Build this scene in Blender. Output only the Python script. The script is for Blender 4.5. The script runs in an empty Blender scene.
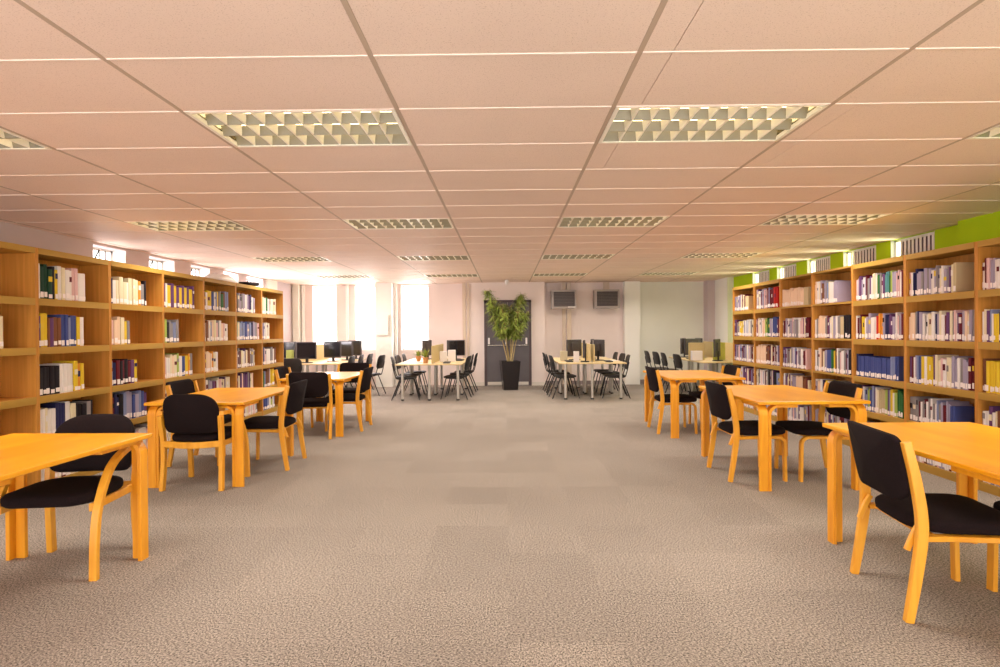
import bpy, bmesh, math, random
from mathutils import Vector, Matrix
sc = bpy.context.scene
col = sc.collection
PI = math.pi
R = math.radians

# ------------------------------------------------------------------ materials
def mat(name, color, rough=0.6, metal=0.0, spec=0.5, emit=None, estr=0.0):
    m = bpy.data.materials.new(name); m.use_nodes = True
    b = m.node_tree.nodes['Principled BSDF']
    b.inputs['Base Color'].default_value = (*color, 1)
    b.inputs['Roughness'].default_value = rough
    b.inputs['Metallic'].default_value = metal
    b.inputs['Specular IOR Level'].default_value = spec
    if emit:
        b.inputs['Emission Color'].default_value = (*emit, 1)
        b.inputs['Emission Strength'].default_value = estr
    return m

def nodes(m):
    return m.node_tree.nodes, m.node_tree.links, m.node_tree.nodes['Principled BSDF']

def ramp(nt, c0, c1, p0=0.0, p1=1.0):
    r = nt.new('ShaderNodeValToRGB')
    r.color_ramp.elements[0].color = (*c0, 1); r.color_ramp.elements[0].position = p0
    r.color_ramp.elements[1].color = (*c1, 1); r.color_ramp.elements[1].position = p1
    return r

def wood(name, c0, c1, rough=0.4, scale=(2, 30, 2), spec=0.5, coat=0.0):
    m = mat(name, c0, rough, spec=spec); nt, ln, b = nodes(m)
    tc = nt.new('ShaderNodeTexCoord'); mp = nt.new('ShaderNodeMapping')
    mp.inputs['Scale'].default_value = scale
    ln.new(tc.outputs['Object'], mp.inputs['Vector'])
    n = nt.new('ShaderNodeTexNoise'); n.inputs['Scale'].default_value = 2.2
    n.inputs['Detail'].default_value = 5; n.inputs['Distortion'].default_value = 0.4
    ln.new(mp.outputs['Vector'], n.inputs['Vector'])
    r = ramp(nt, c0, c1, 0.3, 0.72)
    ln.new(n.outputs['Fac'], r.inputs['Fac']); ln.new(r.outputs['Color'], b.inputs['Base Color'])
    b.inputs['Coat Weight'].default_value = coat
    b.inputs['Coat Roughness'].default_value = 0.12
    return m

def noisy(name, c0, c1, scale=60, rough=0.8, detail=4, bump=0.0, p0=0.3, p1=0.7, spec=0.3):
    m = mat(name, c0, rough, spec=spec); nt, ln, b = nodes(m)
    tc = nt.new('ShaderNodeTexCoord')
    n = nt.new('ShaderNodeTexNoise'); n.inputs['Scale'].default_value = scale; n.inputs['Detail'].default_value = detail
    ln.new(tc.outputs['Object'], n.inputs['Vector'])
    r = ramp(nt, c0, c1, p0, p1)
    ln.new(n.outputs['Fac'], r.inputs['Fac']); ln.new(r.outputs['Color'], b.inputs['Base Color'])
    if bump:
        bp = nt.new('ShaderNodeBump'); bp.inputs['Strength'].default_value = bump; bp.inputs['Distance'].default_value = 0.004
        ln.new(n.outputs['Fac'], bp.inputs['Height']); ln.new(bp.outputs['Normal'], b.inputs['Normal'])
    return m

M = {}
M['table'] = wood('table_wood', (0.76, 0.30, 0.006), (0.93, 0.43, 0.014), 0.32, (3, 0.5, 3), coat=0.15, spec=0.4)
M['leg'] = wood('bent_wood', (0.76, 0.28, 0.008), (0.92, 0.42, 0.022), 0.42, (9, 9, 0.8), coat=0.1)
M['chairwood'] = wood('chair_wood', (0.74, 0.31, 0.018), (0.90, 0.44, 0.040), 0.42, (9, 9, 0.8), coat=0.1)
M['shelf'] = wood('shelf_oak', (0.47, 0.20, 0.032), (0.63, 0.285, 0.055), 0.55, (14, 14, 0.5), spec=0.3)
M['shelf_edge'] = wood('shelf_edge_oak', (0.39, 0.215, 0.032), (0.48, 0.285, 0.055), 0.55, (3, 0.3, 3), spec=0.3)
M['fabric'] = noisy('black_fabric', (0.007, 0.004, 0.005), (0.019, 0.011, 0.012), 250, 0.95, 3, 0.3, spec=0.15)
M['fabric_red'] = noisy('dark_maroon_fabric', (0.020, 0.008, 0.010), (0.042, 0.016, 0.020), 250, 0.95, 3, 0.3, spec=0.15)
M['black'] = mat('black_plastic', (0.016, 0.014, 0.016), 0.5)
M['black_metal'] = mat('black_metal', (0.012, 0.012, 0.014), 0.4, 0.3)
M['steel'] = mat('painted_silver', (0.55, 0.52, 0.48), 0.35, 0.5)
M['chrome'] = mat('brushed_steel', (0.75, 0.73, 0.70), 0.25, 1.0)
M['desk'] = wood('pale_desk', (0.66, 0.50, 0.26), (0.76, 0.60, 0.34), 0.4, (3, 1, 3))
M['divider'] = noisy('pale_divider_fabric', (0.55, 0.42, 0.20), (0.62, 0.48, 0.25), 120)
M['white'] = mat('white_paint', (0.88, 0.86, 0.82), 0.6, spec=0.3)
M['wallpaint'] = noisy('wall_paint', (0.80, 0.69, 0.66), (0.84, 0.73, 0.70), 1.5, 0.85, 2, spec=0.2)
M['wall_lilac'] = noisy('lilac_wall_paint', (0.58, 0.49, 0.50), (0.62, 0.53, 0.54), 1.5, 0.85, 2, spec=0.2)
M['wall_grey'] = noisy('grey_wall_paint', (0.78, 0.77, 0.70), (0.82, 0.81, 0.74), 1.5, 0.85, 2, spec=0.2)
M['green'] = noisy('green_wall_paint', (0.42, 0.62, 0.006), (0.47, 0.68, 0.010), 2, 0.8, 2, spec=0.2)
M['reveal'] = mat('white_reveal_paint', (0.86, 0.86, 0.82), 0.7, spec=0.2)
M['skirting'] = mat('skirting_paint', (0.70, 0.64, 0.58), 0.5)
M['beige'] = mat('beige_trim', (0.66, 0.53, 0.42), 0.5)
M['door'] = noisy('grey_door_paint', (0.115, 0.10, 0.11), (0.13, 0.115, 0.125), 3, 0.45, 2)
M['doorframe'] = mat('door_frame_paint', (0.085, 0.055, 0.060), 0.5)
M['pot'] = mat('black_glazed_pot', (0.012, 0.008, 0.010), 0.25)
M['soil'] = noisy('soil', (0.03, 0.018, 0.01), (0.06, 0.035, 0.02), 40)
M['stem'] = noisy('plant_stem', (0.40, 0.30, 0.13), (0.55, 0.42, 0.22), 30)
M['leaf'] = noisy('plant_leaf', (0.14, 0.20, 0.025), (0.38, 0.44, 0.09), 9, 0.5, 2)
M['tbar'] = mat('ceiling_bar_light', (0.90, 0.76, 0.68), 0.5)
M['tbar_dark'] = mat('ceiling_bar_taupe', (0.50, 0.38, 0.29), 0.6)
M['gap'] = mat('shadow_gap', (0.30, 0.21, 0.16), 0.9)
M['louvre'] = mat('louvre_cream', (0.95, 0.90, 0.78), 0.35, 0.0)
M['reflector'] = mat('satin_reflector', (0.20, 0.17, 0.12), 0.25, 0.7)
M['satin'] = mat('satin_louvre', (0.33, 0.31, 0.24), 0.35, 0.6)
M['tube'] = mat('fluorescent_tube', (1, 1, 1), 0.4, emit=(1.0, 0.80, 0.42), estr=7.0)
M['paper'] = mat('paper_white', (0.85, 0.80, 0.80), 0.8, spec=0.1)
M['label'] = mat('spine_label_white', (0.88, 0.80, 0.80), 0.7, spec=0.1)
M['page'] = mat('page_edges', (0.72, 0.64, 0.52), 0.9, spec=0.1)
M['slat'] = mat('white_blind_slat', (0.92, 0.88, 0.88), 0.6)
M['monitor'] = mat('grey_monitor_plastic', (0.055, 0.045, 0.048), 0.5)
M['screen'] = mat('monitor_screen', (0.010, 0.009, 0.012), 0.15)
M['cabdark'] = mat('dark_cabinet_slats', (0.045, 0.030, 0.028), 0.4)
M['cabframe'] = mat('cabinet_frame', (0.36, 0.31, 0.29), 0.45, 0.2)
M['bag'] = mat('white_plastic_bag', (0.90, 0.86, 0.86), 0.35)
M['terracotta'] = mat('terracotta_pot', (0.55, 0.26, 0.10), 0.8)

# glass
g = bpy.data.materials.new('window_glass'); g.use_nodes = True
nt = g.node_tree.nodes; ln = g.node_tree.links; nt.clear()
o_ = nt.new('ShaderNodeOutputMaterial'); mx = nt.new('ShaderNodeMixShader'); tr = nt.new('ShaderNodeBsdfTransparent'); gl = nt.new('ShaderNodeBsdfGlossy')
gl.inputs['Roughness'].default_value = 0.02; mx.inputs[0].default_value = 0.06
ln.new(tr.outputs[0], mx.inputs[1]); ln.new(gl.outputs[0], mx.inputs[2]); ln.new(mx.outputs[0], o_.inputs['Surface'])
M['glass'] = g
g2 = g.copy(); g2.name = 'tinted_pane'
for n_ in g2.node_tree.nodes:
    if n_.type == 'BSDF_TRANSPARENT': n_.inputs[0].default_value = (.12, .078, .082, 1)
M['obscured'] = g2

# ceiling tile: warm mineral fibre with pin holes
m = mat('ceiling_tile', (0.74, 0.60, 0.52), 0.85, spec=0.15); nt, ln, b = nodes(m)
tc = nt.new('ShaderNodeTexCoord')
v = nt.new('ShaderNodeTexNoise'); v.inputs['Scale'].default_value = 170; v.inputs['Detail'].default_value = 2
ln.new(tc.outputs['Object'], v.inputs['Vector'])
r1 = ramp(nt, (0.66, 0.50, 0.41), (0.87, 0.695, 0.60), 0.30, 0.42)
ln.new(v.outputs['Fac'], r1.inputs['Fac'])
n2 = nt.new('ShaderNodeTexNoise'); n2.inputs['Scale'].default_value = 1.1; n2.inputs['Detail'].default_value = 3
ln.new(tc.outputs['Object'], n2.inputs['Vector'])
r2 = ramp(nt, (0.95, 0.95, 0.95), (1, 1, 1), 0.35, 0.65)
ln.new(n2.outputs['Fac'], r2.inputs['Fac'])
mm = nt.new('ShaderNodeMixRGB'); mm.blend_type = 'MULTIPLY'; mm.inputs[0].default_value = 1
ln.new(r1.outputs['Color'], mm.inputs[1]); ln.new(r2.outputs['Color'], mm.inputs[2]); ln.new(mm.outputs[0], b.inputs['Base Color'])
b.inputs['Roughness'].default_value = 0.6
M['ceil'] = m

# carpet tiles: loop pile speckle, half-metre squares in turned directions
m = mat('carpet', (0.3, 0.25, 0.21), 0.95, spec=0.1); nt, ln, b = nodes(m)
tc = nt.new('ShaderNodeTexCoord')
ck = nt.new('ShaderNodeTexChecker'); ck.inputs['Scale'].default_value = 2.0
ln.new(tc.outputs['Object'], ck.inputs['Vector'])
def streak(sx, sy):
    mp = nt.new('ShaderNodeMapping'); mp.inputs['Scale'].default_value = (sx, sy, 1)
    ln.new(tc.outputs['Object'], mp.inputs['Vector'])
    n = nt.new('ShaderNodeTexNoise'); n.inputs['Scale'].default_value = 1.0; n.inputs['Detail'].default_value = 3
    n.inputs['Roughness'].default_value = 0.75
    ln.new(mp.outputs['Vector'], n.inputs['Vector']); return n
na = streak(135, 92); nb = streak(92, 135)
mxn = nt.new('ShaderNodeMixRGB'); ln.new(ck.outputs['Fac'], mxn.inputs[0]); ln.new(na.outputs['Fac'], mxn.inputs[1]); ln.new(nb.outputs['Fac'], mxn.inputs[2])
rr = ramp(nt, (0.022, 0.018, 0.016), (0.64, 0.56, 0.495), 0.34, 0.67)
ln.new(mxn.outputs[0], rr.inputs['Fac'])
# per-tile tone
mpv = nt.new('ShaderNodeVectorMath'); mpv.operation = 'MULTIPLY'; mpv.inputs[1].default_value = (2, 2, 2)
ln.new(tc.outputs['Object'], mpv.inputs[0])
fl = nt.new('ShaderNodeVectorMath'); fl.operation = 'FLOOR'; ln.new(mpv.outputs[0], fl.inputs[0])
wn = nt.new('ShaderNodeTexWhiteNoise'); wn.noise_dimensions = '2D'; ln.new(fl.outputs[0], wn.inputs['Vector'])
r3 = ramp(nt, (0.88, 0.88, 0.885), (1.0, 1.0, 1.0), 0, 1)
ln.new(wn.outputs['Value'], r3.inputs['Fac'])
n4 = nt.new('ShaderNodeTexNoise'); n4.inputs['Scale'].default_value = 1.2; n4.inputs['Detail'].default_value = 4
ln.new(tc.outputs['Object'], n4.inputs['Vector'])
r4 = ramp(nt, (0.92, 0.92, 0.92), (1, 1, 1), 0.35, 0.65); ln.new(n4.outputs['Fac'], r4.inputs['Fac'])
mA = nt.new('ShaderNodeMixRGB'); mA.blend_type = 'MULTIPLY'; mA.inputs[0].default_value = 1
ln.new(rr.outputs['Color'], mA.inputs[1]); ln.new(r3.outputs['Color'], mA.inputs[2])
mB = nt.new('ShaderNodeMixRGB'); mB.blend_type = 'MULTIPLY'; mB.inputs[0].default_value = 1
ln.new(mA.outputs[0], mB.inputs[1]); ln.new(r4.outputs['Color'], mB.inputs[2])
ln.new(mB.outputs[0], b.inputs['Base Color'])
bp = nt.new('ShaderNodeBump'); bp.inputs['Strength'].default_value = 0.5; bp.inputs['Distance'].default_value = 0.004
ln.new(mxn.outputs[0], bp.inputs['Height']); ln.new(bp.outputs['Normal'], b.inputs['Normal'])
M['carpet'] = m

# ------------------------------------------------------------------ mesh helpers
class MB:
    def __init__(s): s.v = []; s.f = []; s.mi = []; s.sm = []
    def add(s, vs, fs, mi=0, smooth=False):
        o = len(s.v); s.v += [tuple(p) for p in vs]
        for f in fs: s.f.append(tuple(i + o for i in f)); s.mi.append(mi); s.sm.append(smooth)
        return s
    def box(s, x0, x1, y0, y1, z0, z1, mi=0):
        if x0 > x1: x0, x1 = x1, x0
        if y0 > y1: y0, y1 = y1, y0
        if z0 > z1: z0, z1 = z1, z0
        vs = [(x0,y0,z0),(x1,y0,z0),(x1,y1,z0),(x0,y1,z0),(x0,y0,z1),(x1,y0,z1),(x1,y1,z1),(x0,y1,z1)]
        return s.add(vs, [(0,3,2,1),(4,5,6,7),(0,1,5,4),(1,2,6,5),(2,3,7,6),(3,0,4,7)], mi)
    def rbox(s, x0, x1, y0, y1, z0, z1, r=0.005, seg=2, mi=0):
        bm = bmesh.new(); bmesh.ops.create_cube(bm, size=1)
        for v in bm.verts:
            v.co = Vector(((x0+x1)/2 + v.co.x*(x1-x0), (y0+y1)/2 + v.co.y*(y1-y0), (z0+z1)/2 + v.co.z*(z1-z0)))
        bmesh.ops.bevel(bm, geom=bm.edges[:], offset=r, segments=seg, affect='EDGES', profile=0.5)
        bm.verts.index_update()
        s.add([v.co[:] for v in bm.verts], [[v.index for v in f.verts] for f in bm.faces], mi, False)
        bm.free(); return s
    def tube(s, pts, rad, n=8, mi=0, cap=True):
        pts = [Vector(p) for p in pts]; rs = rad if isinstance(rad, (list, tuple)) else [rad]*len(pts)
        rings = []; up = None
        for i, p in enumerate(pts):
            t = (pts[min(i+1, len(pts)-1)] - pts[max(i-1, 0)]).normalized()
            if up is None: up = t.orthogonal().normalized()
            up = (up - t*up.dot(t)).normalized(); w = t.cross(up)
            rings.append([p + (up*math.cos(2*PI*k/n) + w*math.sin(2*PI*k/n))*rs[i] for k in range(n)])
        vs = [q for r_ in rings for q in r_]; fs = []
        for i in range(len(rings)-1):
            for k in range(n):
                k2 = (k+1) % n; fs.append((i*n+k, i*n+k2, (i+1)*n+k2, (i+1)*n+k))
        s.add(vs, fs, mi, True)
        if cap: s.add(rings[0], [tuple(reversed(range(n)))], mi); s.add(rings[-1], [tuple(range(n))], mi)
        return s
    def sweep(s, pts, wdir, w, t, mi=0):
        """flat bent strip: width w along wdir, thickness t (or list) in the plane of the path"""
        pts = [Vector(p) for p in pts]; W = Vector(wdir).normalized()
        ts = t if isinstance(t, (list, tuple)) else [t]*len(pts)
        vs = []
        for i, p in enumerate(pts):
            d = (pts[min(i+1, len(pts)-1)] - pts[max(i-1, 0)]).normalized(); nrm = d.cross(W).normalized()
            h = ts[i]/2; c = min(0.003, h*0.4, w*0.2)
            for a, b_ in ((-w/2+c, -h), (w/2-c, -h), (w/2, -h+c), (w/2, h-c), (w/2-c, h), (-w/2+c, h), (-w/2, h-c), (-w/2, -h+c)):
                vs.append(p + W*a + nrm*b_)
        n = 8; fs = []
        for i in range(len(pts)-1):
            for k in range(n):
                k2 = (k+1) % n; fs.append((i*n+k, (i+1)*n+k, (i+1)*n+k2, i*n+k2))
        fs.append(tuple(range(n))); fs.append(tuple((len(pts)-1)*n + k for k in reversed(range(n))))
        return s.add(vs, fs, mi)
    def pad(s, outline, fn, t, dome=0.01, mi=0):
        """upholstered pad: outline in (u,v), fn(u,v,w) -> xyz"""
        n = len(outline); cu = sum(p[0] for p in outline)/n; cv = sum(p[1] for p in outline)/n
        rings = [(0.95, -t/2), (0.99, -t*0.33), (1.0, 0), (0.99, t*0.33), (0.95, t/2), (0.8, t/2+dome*0.6), (0.5, t/2+dome*0.9)]
        vs = []
        for sc_, w in rings:
            for u, v_ in outline: vs.append(fn(cu+(u-cu)*sc_, cv+(v_-cv)*sc_, w))
        m0 = len(rings)*n; vs.append(fn(cu, cv, t/2+dome)); vs.append(fn(cu, cv, -t/2))
        fs = []
        for i in range(len(rings)-1):
            for k in range(n):
                k2 = (k+1) % n; fs.append((i*n+k, i*n+k2, (i+1)*n+k2, (i+1)*n+k))
        for k in range(n):
            k2 = (k+1) % n; fs.append(((len(rings)-1)*n+k, (len(rings)-1)*n+k2, m0)); fs.append((k2, k, m0+1))
        return s.add(vs, fs, mi, True)
    def build(s, name, mats, parent=None, loc=None, fix=True):
        me = bpy.data.meshes.new(name); me.from_pydata(s.v, [], s.f)
        if not isinstance(mats, (list, tuple)): mats = [mats]
        for m_ in mats: me.materials.append(m_)
        me.polygons.foreach_set('material_index', s.mi); me.polygons.foreach_set('use_smooth', s.sm)
        if fix:
            bm = bmesh.new(); bm.from_mesh(me); bmesh.ops.recalc_face_normals(bm, faces=bm.faces[:]); bm.to_mesh(me); bm.free()
        me.update()
        o = bpy.data.objects.new(name, me); col.objects.link(o)
        if parent: o.parent = parent
        if loc: o.location = loc
        return o

def tag(o, label=None, cat=None, group=None, kind=None):
    if label: o['label'] = label
    if cat: o['category'] = cat
    if group: o['group'] = group
    if kind: o['kind'] = kind
    return o
def thing(name, label, cat, loc=(0,0,0), rz=0, group=None):
    o = bpy.data.objects.new(name, None); o.empty_display_size = 0.1; col.objects.link(o)
    o.location = loc; o.rotation_euler = (0, 0, rz); return tag(o, label, cat, group)
def struct(mb, name, mats, parent=None):
    o = mb.build(name, mats, parent)
    if parent is None: o['kind'] = 'structure'
    return o
kids = {}
def copy_tree(o, parent=None):
    c = o.copy(); col.objects.link(c); c.parent = parent
    for ch in list(o.children): copy_tree(ch, c)
    return c
def place(proto, first, loc, rz, label, group=None):
    o = proto if first else copy_tree(proto)
    o.location = loc; o.rotation_euler = (0, 0, rz); o['label'] = label
    if group: o['group'] = group
    return o
def arc(c, r, a0, a1, n, plane='yz', x=0):
    out = []
    for i in range(n+1):
        a = a0 + (a1-a0)*i/n; p, q = c[0]+r*math.cos(a), c[1]+r*math.sin(a)
        out.append((x, p, q) if plane == 'yz' else (p, x, q))
    return out
def curve(ctrl, n=6):
    """Catmull-Rom through control points"""
    P = [Vector(c) for c in ctrl]; P = [P[0]*2-P[1]] + P + [P[-1]*2-P[-2]]; out = []
    for i in range(1, len(P)-2):
        for k in range(n):
            t = k/n; a, b_, c, d = P[i-1], P[i], P[i+1], P[i+2]
            out.append(0.5*((2*b_) + (c-a)*t + (2*a-5*b_+4*c-d)*t*t + (3*b_-a-3*c+d)*t**3))
    out.append(P[-2]); return out
def rounded(w, h, r, n=5, cx=0, cy=0):
    out = []
    for sx, sy, a0 in ((1,1,0),(-1,1,PI/2),(-1,-1,PI),(1,-1,1.5*PI)):
        rr_ = r if not isinstance(r, dict) else r[(sx, sy)]
        for i in range(n+1):
            a = a0 + PI/2*i/n; out.append((cx+sx*(w/2-rr_)+rr_*math.cos(a), cy+sy*(h/2-rr_)+rr_*math.sin(a)))
    return out

# ------------------------------------------------------------------ room shell
CZ = 2.634; XL, XR, YB, YF = -5.5, 5.45, 14.5, -1.2
GX0, GY0 = -0.594, 2.4956
b_ = MB().box(XL-.3, XR+.4, YF, YB+.3, -0.1, 0); struct(b_, 'floor', M['carpet'])

lights = []
for i, x0 in ((-3, GX0-3.6), (-1, GX0-1.2), (1, GX0+1.2), (3, GX0+3.6)):
    for j in range(4): lights.append((x0, GY0+0.6+3.0*j))
def is_light(x, y): return any(abs(x-a) < .01 and abs(y-b2) < .01 for a, b2 in lights)
cm = MB(); G = 0.006
for i in range(-5, 6):
    x0 = GX0+1.2*i; x1 = x0+1.2
    for j in range(-10, 21):
        y0 = GY0+.6*j; y1 = y0+.6
        if is_light(x0, y0): continue
        a, c = max(x0, XL-.02), min(x1, XR+.3); d, e = y0, min(y1, YB+.02)
        if a >= c or d >= e: continue
        a += .013; c -= .013; d += .004; e -= .004
        if i == 1 and j < 3:            # cut tile beside the bar
            cm.box(a, x0+.145, d, e, CZ, CZ+.015); cm.box(x0+.149, c, d, e, CZ, CZ+.015)
        elif i == 2 and j in (1, 2):
            cm.box(a, x0+.145, d, e, CZ, CZ+.015); cm.box(x0+.149, c, d, e, CZ, CZ+.015)
        else: cm.box(a, c, d, e, CZ, CZ+.015)
# closing slab above (with wells over the light fittings)
cs = MB()
xs = sorted({XL-.3, XR+.4} | {x for a, _ in lights for x in (a, a+1.2)}); ys = sorted({YF, YB+.3} | {y for _, b2 in lights for y in (b2, b2+.6)})
for i in range(len(xs)-1):
    for j in range(len(ys)-1):
        if any(abs(xs[i]-a) < .01 and abs(ys[j]-b2) < .01 for a, b2 in lights): continue
        cs.box(xs[i], xs[i+1], ys[j], ys[j+1], CZ+.02, CZ+.05)
ceil = struct(cm, 'ceiling', M['ceil'])
co = cs.build('ceiling_slab', M['gap'], ceil)
tb = MB()
for i in range(-4, 6):
    x = GX0+1.2*i
    tb.box(x-.012, x+.012, YF, YB, CZ-.001, CZ+.018)
struct(tb, 'trim_1', M['tbar_dark'])
tb = MB()
for j in range(-9, 21):
    y = GY0+.6*j
    for i in range(-5, 6):
        x = GX0+1.2*i; tb.box(max(x+.013, XL), min(x+1.187, XR+.3), y-.005, y+.005, CZ-.004, CZ+.018)
struct(tb, 'trim_2', M['tbar'])

def wall_x(name, x0, x1, y0, y1, holes, mats, mi=0):
    """wall slab between x0,x1 running along y, holes = (ya,yb,za,zb)"""
    w = MB(); ysx = sorted({y0, y1} | {h for a in holes for h in a[:2]})
    for i in range(len(ysx)-1):
        a, c = ysx[i], ysx[i+1]; hs = [h for h in holes if h[0] <= a+1e-6 and h[1] >= c-1e-6]
        if not hs: w.box(x0, x1, a, c, 0, CZ+.02, mi)
        else:
            w.box(x0, x1, a, c, 0, hs[0][2], mi)
            if hs[0][3] < CZ: w.box(x0, x1, a, c, hs[0][3], CZ+.02, mi)
    return w
# left wall: high windows over the shelving, full windows beyond it
HL = [(7.40, 8.05, 1.3, 2.60), (8.57, 9.24, 1.3, 2.60), (9.72, 10.35, 1.3, 2.60), (10.85, 11.45, 1.0, 2.60), (11.84, 12.62, 1.0, 2.60)]
struct(wall_x('wall_left', XL-.3, XL, YF, YB, HL, None), 'wall_left', M['wall_lilac'])
HR = [(11.6, 12.38, 1.3, 2.63), (10.53, 11.27, 1.3, 2.63), (9.43, 10.15, 1.3, 2.63), (8.27, 9.07, 1.3, 2.63), (7.15, 7.96, 1.3, 2.63)]
wr = wall_x('wall_right', XR, XR+.3, YF, YB, HR, None)
wr.box(XR-.18, XR, YF, 6.56, 0, CZ+.02)
struct(wr, 'wall_right', M['green'])
# back wall with three tall windows
HB = [(-5.03, -4.40, .95, 2.60), (-3.92, -3.28, .93, 2.60), (-2.72, -2.00, .92, 2.60)]
wb = MB(); xsb = sorted({XL-.3, 1.0, 3.2, XR+.3} | {h for a in HB for h in a[:2]})
for i in range(len(xsb)-1):
    a, c = xsb[i], xsb[i+1]; hs = [h for h in HB if h[0] <= a+1e-6 and h[1] >= c-1e-6]
    if not hs: wb.box(a, c, YB, YB+.3, 0, CZ+.02, 1 if a > 3.1 else 0)
    else: wb.box(a, c, YB, YB+.3, 0, hs[0][2], 0); wb.box(a, c, YB, YB+.3, hs[0][3], CZ+.02, 0)
wb.box(-1.05, 1.0, 14.25, YB, 0, CZ+.01, 0)          # bay that holds the double door
struct(wb, 'wall_back', [M['wallpaint'], M['wall_grey']])
# columns
cb = MB().box(-3.30, -2.88, 14.1, YB, 0, CZ); cb.box(-3.28, -2.96, 14.02, 14.1, 1.32, 1.82)
struct(cb, 'trim_3', M['white'])
cb = MB().box(3.04, 3.42, 14.3, YB, 0, CZ); cb.box(3.03, 3.43, 14.27, 14.3, 1.42, CZ); struct(cb, 'trim_4', M['white'])
cb = MB().box(5.12, 5.30, 14.2, YB, 0, CZ); struct(cb, 'trim_5', M['wall_lilac'])
cb = MB().box(4.85, XR, 11.55, 11.85, 0, CZ) if False else MB().box(5.30, 5.45, 13.4, 14.2, 0, CZ); struct(cb, 'trim_6', M['white'])
tb = MB().box(1.46, 1.55, 14.44, YB, 0, CZ); tb.box(1.58, 1.69, 14.42, YB, 0, CZ); struct(tb, 'trim_7', M['beige'])
tb = MB().box(2.53, 2.68, 14.44, YB, 2.35, CZ); struct(tb, 'trim_8', M['beige'])
tb = MB().box(-1.10, -1.02, 14.21, 14.249, 0, CZ); tb.box(-.98, -.93, 14.22, 14.249, 0, CZ); struct(tb, 'trim_9', M['beige'])
tb = MB().box(-2.86, -2.80, 14.35, 14.42, 0, CZ); tb.box(-4.14, -4.08, 14.42, YB, 0, CZ); tb.box(-5.28, -5.22, 14.42, YB, 0, CZ); struct(tb, 'trim_10', M['white'])
tb = MB().box(XL, XL+.05, 12.75, 13.3, 0, CZ); tb.box(-5.48, -5.32, 14.3, YB, 0, CZ); struct(tb, 'trim_11', M['wall_grey'])
# skirtings
sk = MB().box(-1.049, -.55, 14.235, 14.25, 0, .09); sk.box(.65, .999, 14.235, 14.25, 0, .09); struct(sk, 'baseboard_back', M['skirting'])
sk = MB().box(1.02, 1.45, 14.485, 14.5, 0, .09); sk.box(1.70, 3.02, 14.485, 14.5, 0, .09); sk.box(3.44, 5.1, 14.485, 14.5, 0, .11); struct(sk, 'baseboard_right', mat('dark_skirting', (.25, .2, .2), .6))

# windows
nwin = 0
def window(axis, a0, a1, z0, z1, at, depth, mull=True, blinds=False, hopper=False, outw=1):
    """frame set in the opening near the outer face"""
    global nwin; nwin += 1
    f = MB(); t = .035; o0, o1 = (at+outw*.055, at+outw*.095) if blinds else (at+outw*.20, at+outw*.24)
    def bx(mb, p0, p1, q0, q1, r0=o0, r1=o1):
        if axis == 'x': mb.box(r0, r1, p0, p1, q0, q1)
        else: mb.box(p0, p1, r0, r1, q0, q1)
    bx(f, a0, a0+t, z0, z1); bx(f, a1-t, a1, z0, z1); bx(f, a0, a1, z0, z0+t); bx(f, a0, a1, z1-t, z1)
    zm = z0+(z1-z0)*.52
    if mull: bx(f, a0, a1, zm-.012, zm+.012)
    w = struct(f, 'window_%d' % nwin, M['reveal'])
    a2 = a1-.14 if blinds else a1-t
    gmb = MB(); bx(gmb, a0+t, a2, z0+t, z1-t, o0+outw*.015, o0+outw*.019); gmb.build('pane', M['obscured'] if blinds else M['glass'], w)
    if blinds: gmb = MB(); bx(gmb, a2+.001, a1-t, z0+t, z1-t, o0+outw*.015, o0+outw*.019); gmb.build('pane', M['glass'], w)
    rv = MB()   # white reveal lining
    bx(rv, a0-.0, a0+.006, z0, z1, at+outw*.002, o0); bx(rv, a1-.006, a1, z0, z1, at+outw*.002, o0)
    if blinds: bx(rv, a1-.006, a1, z0, z1, o1, at+outw*.30); bx(rv, a0, a1, z0, z0+.006, at-outw*.03, o0)
    rv.build('reveal', M['reveal'], w)
    if blinds:
        sl = MB(); n = 9
        for i in range(n):
            c = a0+.03+(a1-a0-.17)*(i+.5)/n; x = at+outw*.03
            sl.box(x-.003, x+.003, c-.017, c+.017, z0+.02, z1-.02)
        sl.build('vertical_blind', M['slat'], w)
    if hopper:
        # opened top vent leaning into the room with its stay arm
        hp = MB(); x0 = at+outw*.19; zt = z1-.03; zb = z1-.34
        yc = (a0+a1)/2
        hp.tube([(x0-outw*.02, yc-.16, zb+.02), (x0-outw*.02, yc+.02, zt)], .009, 6)
        hp.tube([(x0-outw*.02, yc+.06, zb+.02), (x0-outw*.02, yc+.02, zt)], .007, 6)
        hp.tube([(x0-outw*.02, yc+.14, zb+.02), (x0-outw*.02, yc+.14, zt)], .007, 6)
        hp.build('window_stay', M['black_metal'], w)
    return w
for k, h in enumerate(HL): window('x', *h, XL, .3, mull=False, hopper=True, outw=-1)
for h in HR: window('x', *h, XR, .3, mull=False, blinds=True, outw=1)
for h in HB: window('y', *h, YB, .3, mull=True, outw=1)

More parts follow.
